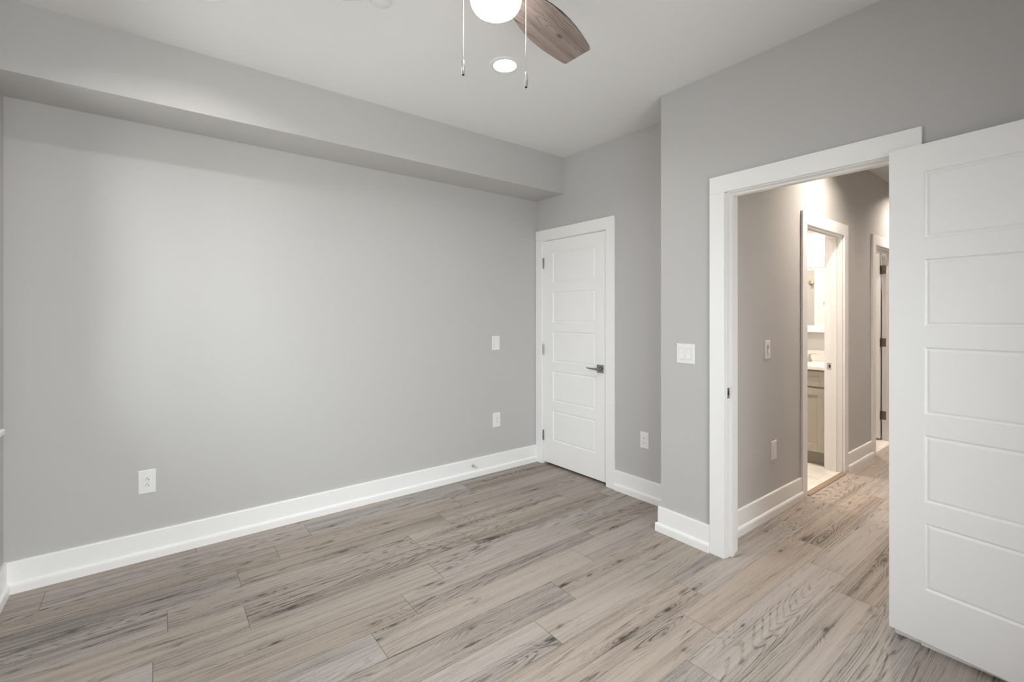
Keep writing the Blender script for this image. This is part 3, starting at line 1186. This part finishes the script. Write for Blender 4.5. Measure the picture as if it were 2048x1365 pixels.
# ================================================================== ceiling fan
FX, FY = 0.953, 1.332
fan = empty('ceiling_fan', (FX, FY, ZC))
tag(fan, 'ceiling fan with grey oak blades, lit opal globe and two pull chains', 'ceiling fan')
m = MB()
m.lathe([(0, 0), (0.080, 0), (0.082, -0.006), (0.075, -0.030), (0.045, -0.045), (0.0, -0.045)], n=40)
m.build('canopy', M_HOUSE, fan, True)
m = MB()
m.lathe([(0, -0.042), (0.030, -0.042), (0.036, -0.075), (0.085, -0.090), (0.112, -0.105), (0.116, -0.130), (0.112, -0.205), (0.108, -0.222), (0.102, -0.226), (0, -0.226)], n=48)
m.build('motor_housing', M_HOUSE, fan, True)
m = MB()
m.lathe([(0, -0.2255), (0.100, -0.2255), (0.100, -0.240), (0.094, -0.246), (0, -0.246)], n=48)
m.build('light_fitter', M_HOUSE, fan, True)
m = MB()
m.lathe([(0, -0.2455), (0.088, -0.2455), (0.0905, -0.258), (0.0905, -0.272), (0.0870, -0.289), (0.0780, -0.303), (0.0610, -0.3145), (0.036, -0.321), (0.0, -0.323)], n=48)
m.build('light_globe', M_GLOBE, fan, True)


def blade(ang):
    er = Vector((math.cos(ang), math.sin(ang), 0))
    p = math.radians(11)
    ew = Vector((-er.y * math.cos(p), er.x * math.cos(p), -math.sin(p)))
    nn = er.cross(ew)
    base = Vector((0, 0, 2.554 - ZC))
    half = [(0.135, 0.050), (0.17, 0.060), (0.21, 0.071), (0.26, 0.081), (0.32, 0.088), (0.38, 0.090), (0.44, 0.088), (0.50, 0.083), (0.55, 0.077), (0.595, 0.0705), (0.609, 0.066), (0.613, 0.060)]
    out = [(r_, -w_) for r_, w_ in half] + [(r_, w_) for r_, w_ in half[::-1]]
    T = 0.006
    m = MB()
    uvl = m.bm.loops.layers.uv.new('plank')
    lo = [m.bm.verts.new(base + er * a + ew * b_) for a, b_ in out]
    hi = [m.bm.verts.new(base + er * a + ew * b_ + nn * T) for a, b_ in out]
    k = len(out)
    fl = m.bm.faces.new(lo[::-1])
    fh = m.bm.faces.new(hi)
    for f, vs_ in ((fl, lo), (fh, hi)):
        idx = {v: i for i, v in enumerate(vs_)}
        for lp in f.loops:
            lp[uvl].uv = out[idx[lp.vert]]
    for i in range(k):
        j = (i + 1) % k
        f = m.bm.faces.new((lo[i], lo[j], hi[j], hi[i]))
        f.material_index = 1
    bl = m.build('blade', [M_BLADE, M_BLADE_EDGE], fan)
    # bracket
    m = MB()
    a = base + nn * (T + 0.004)
    for sgn in (-1, 1):
        pts = [a + er * 0.095 + ew * (sgn * 0.014) + Vector((0, 0, 0.012)), a + er * 0.13 + ew * (sgn * 0.02), a + er * 0.20 + ew * (sgn * 0.03)]
        m.tube(pts, 0.005, 8)
    m.build('bracket', M_HOUSE, bl, True)


for q in range(3):
    blade(math.radians(16.4 + 120 * q))


def pull_chain(x, y, ztop, zmid, zbot):
    m = MB()
    # short cord ring from the housing, then beads
    m.tube([(x - FX, y - FY, ztop + 0.012 - ZC), (x - FX, y - FY, ztop - ZC)], 0.0022, 8)
    m.tube([(x - FX, y - FY, ztop - ZC), (x - FX, y - FY, zmid - ZC)], 0.0009, 6)
    z = ztop
    while z > zmid:
        m.sphere((x - FX, y - FY, z - ZC), 0.0021, 1)
        z -= 0.0052
    ch = m.build('pull_chain', M_CHAIN, fan, True)
    m = MB()
    c = (x - FX, y - FY, zbot - ZC)
    hgt = zmid - zbot
    m.lathe([(0, 0), (0.0048, 0), (0.0052, hgt * 0.10), (0.0068, hgt * 0.34), (0.0070, hgt * 0.52), (0.0058, hgt * 0.80), (0.0030, hgt * 0.97), (0, hgt)], c, 16)
    m.build('pendant', M_CHAIN, ch, True)
    m = MB()
    m.lathe([(0, -0.003), (0.0040, -0.003), (0.0044, 0.0), (0, 0.0)], c, 14)
    m.build('end_cap', M_SLOT, ch)


pull_chain(0.863, 1.405, 2.545, 2.268, 2.216)
pull_chain(1.0395, 1.269, 2.545, 2.226, 2.172)

# ================================================================== bathroom seen through the doorway
CX = 4.74                       # cabinet front
vc = empty('vanity_cabinet', (CX, 1.56, 0), RZ_EAST)       # local x = +y, local y = towards the hall (-x)
tag(vc, 'taupe shaker bathroom vanity cabinet seen through bathroom doorway', 'cabinet')
VW = 1.04
m = MB()
m.box(0.0, VW, -0.595, -0.020, 0.122, 0.871)
m.build('carcass', M_CAB, vc)
m = MB()
m.box(0.0, VW, -0.595, -0.078, 0.0, 0.122)
m.build('toe_kick', M_KICK, vc)


def shaker(s0, s1, z0, z1, st, name):
    m = MB()
    m.box(s0, s1, -0.020, -0.010, z0, z1)
    for (a, b_, c, d) in ((s0, s0 + st, z0, z1), (s1 - st, s1, z0, z1), (s0 + st, s1 - st, z0, z0 + st), (s0 + st, s1 - st, z1 - st, z1)):
        m.box(a, b_, -0.0105, 0.0, c, d, 0.0015)
    # inner bead
    i = st
    for (a, b_, c, d) in ((s0 + i, s0 + i + 0.008, z0 + i, z1 - i), (s1 - i - 0.008, s1 - i, z0 + i, z1 - i),
                          (s0 + i, s1 - i, z0 + i, z0 + i + 0.008), (s0 + i, s1 - i, z1 - i - 0.008, z1 - i)):
        m.box(a, b_, -0.0105, -0.004, c, d, 0.0015)
    return m.build(name, M_CAB, vc)


gw = (VW - 0.02) / 3
for q in range(3):
    a = 0.008 + q * (gw + 0.002)
    dr = shaker(a, a + gw - 0.002, 0.717, 0.856, 0.044, 'drawer')
    dd = shaker(a, a + gw - 0.002, 0.126, 0.700, 0.062, 'door')

ct = empty('countertop', (CX, 1.56, 0.871), RZ_EAST)
tag(ct, 'white quartz countertop on the taupe bathroom vanity', 'countertop')
m = MB()
m.box(-0.012, VW + 0.012, -0.598, 0.022, 0.0, 0.029, 0.003, 2)
m.build('slab', M_QUARTZ, ct)
m = MB()
m.box(-0.012, VW + 0.012, -0.598, -0.578, 0.0292, 0.135, 0.002)
bs = placed(m.build('backsplash', M_QUARTZ), (CX, 1.56, 0.871), RZ_EAST)
tag(bs, 'white quartz backsplash strip behind the bathroom faucet', 'backsplash')

fc = empty('faucet', (5.20, 1.965, 0.900), RZ_EAST)
tag(fc, 'satin nickel widespread faucet on the white vanity countertop', 'faucet')
m = MB()
m.lathe([(0, 0), (0.024, 0), (0.022, 0.008), (0.013, 0.02), (0.012, 0.10), (0, 0.10)], (0, 0, 0), 20)
m.tube([(0, 0, 0.09), (0, 0.004, 0.13), (0, 0.035, 0.165), (0, 0.085, 0.165), (0, 0.115, 0.135), (0, 0.12, 0.115)], [0.012, 0.012, 0.0115, 0.011, 0.010, 0.010], 12)
m.build('spout', M_SATIN, fc, True)
for s in (-1, 1):
    m = MB()
    m.lathe([(0, 0), (0.024, 0), (0.021, 0.012), (0.014, 0.04), (0.011, 0.062), (0.013, 0.070), (0, 0.074)], (s * 0.105, 0, 0), 20)
    m.tube([(s * 0.100, 0, 0.074), (s * 0.13, 0.004, 0.082), (s * 0.175, 0.006, 0.086)], [0.008, 0.006, 0.004], 10)
    m.build('handle', M_SATIN, fc, True)

mi = empty('wall_mirror', (5.34, 2.03, 1.53), RZ_EAST)
tag(mi, 'white framed mirror above the bathroom vanity', 'mirror')
hw_, z0, z1 = 0.40, 1.193 - 1.53, 1.867 - 1.53
m = MB()
fw = 0.055
for (a, b_, c, d) in ((-hw_, -hw_ + fw, z0, z1), (hw_ - fw, hw_, z0, z1), (-hw_, hw_, z0, z0 + fw + 0.012), (-hw_, hw_, z1 - fw + 0.012, z1)):
    m.box(a, b_, 0.0, 0.030, c, d, 0.003)
m.box(-hw_ - 0.012, hw_ + 0.012, 0.0, 0.046, z0 - 0.002, z0 + 0.020, 0.004)
m.box(-hw_ - 0.012, hw_ + 0.012, 0.0, 0.040, z1 - 0.018, z1 + 0.004, 0.004)
m.build('frame', M_TRIM, mi)
m = MB()
m.box(-hw_ + 0.02, hw_ - 0.02, 0.004, 0.014, z0 + 0.02, z1 - 0.02)
m.build('mirror_glass', M_MIRROR, mi)

vl = empty('vanity_light', (5.34, 2.03, 2.235), RZ_EAST)
tag(vl, 'lit vanity light bar with opal shades above bathroom mirror', 'wall light')
m = MB()
m.box(-0.36, 0.36, 0.0, 0.022, -0.005, 0.065, 0.004)
m.build('backplate', M_BRASS, vl)
for s in (-0.27, -0.09, 0.09, 0.27):
    m = MB()
    m.tube([(s, 0.02, 0.03), (s, 0.10, 0.03), (s, 0.115, 0.015), (s, 0.115, -0.012)], 0.009, 10)
    m.lathe([(0, -0.005), (0.030, -0.005), (0.032, -0.022), (0, -0.022)], (s, 0.115, 0), 20)
    m.build('arm', M_BRASS, vl, True)
    m = MB()
    m.lathe([(0, -0.020), (0.045, -0.020), (0.062, -0.045), (0.066, -0.15), (0.064, -0.250), (0.0, -0.255)], (s, 0.115, 0), 28)
    m.build('shade', M_SHADE, vl, True)

# things mirrored in the bathroom mirror
rh = empty('robe_hook', (3.60, 2.496, 1.806), RZ_WEST)
tag(rh, 'round brass robe hook reflected in the bathroom mirror', 'hook')
m = MB()
m.lathe([(0, 0), (0.034, 0), (0.034, 0.006), (0.022, 0.012), (0.009, 0.016), (0.009, 0.035), (0.019, 0.042), (0.019, 0.050), (0, 0.054)], (0, 0, 0), 28, 'Y')
m.build('rosette', M_BRASS, rh, True)
tr = empty('towel_ring', (3.984, 2.135, 1.590), RZ_WEST)
tag(tr, 'brass towel ring reflected in the bathroom mirror', 'towel ring')
m = MB()
m.lathe([(0, 0), (0.026, 0), (0.026, 0.006), (0.010, 0.010), (0.010, 0.035), (0, 0.037)], (0, 0, 0), 24, 'Y')
m.build('mount', M_BRASS, tr, True)
m = MB()
m.tube([(0.075 * math.sin(a), 0.030, -0.075 + 0.075 * math.cos(a)) for a in [2 * PI * i / 36 for i in range(37)]], 0.0055, 8)
m.build('ring', M_BRASS, tr, True)
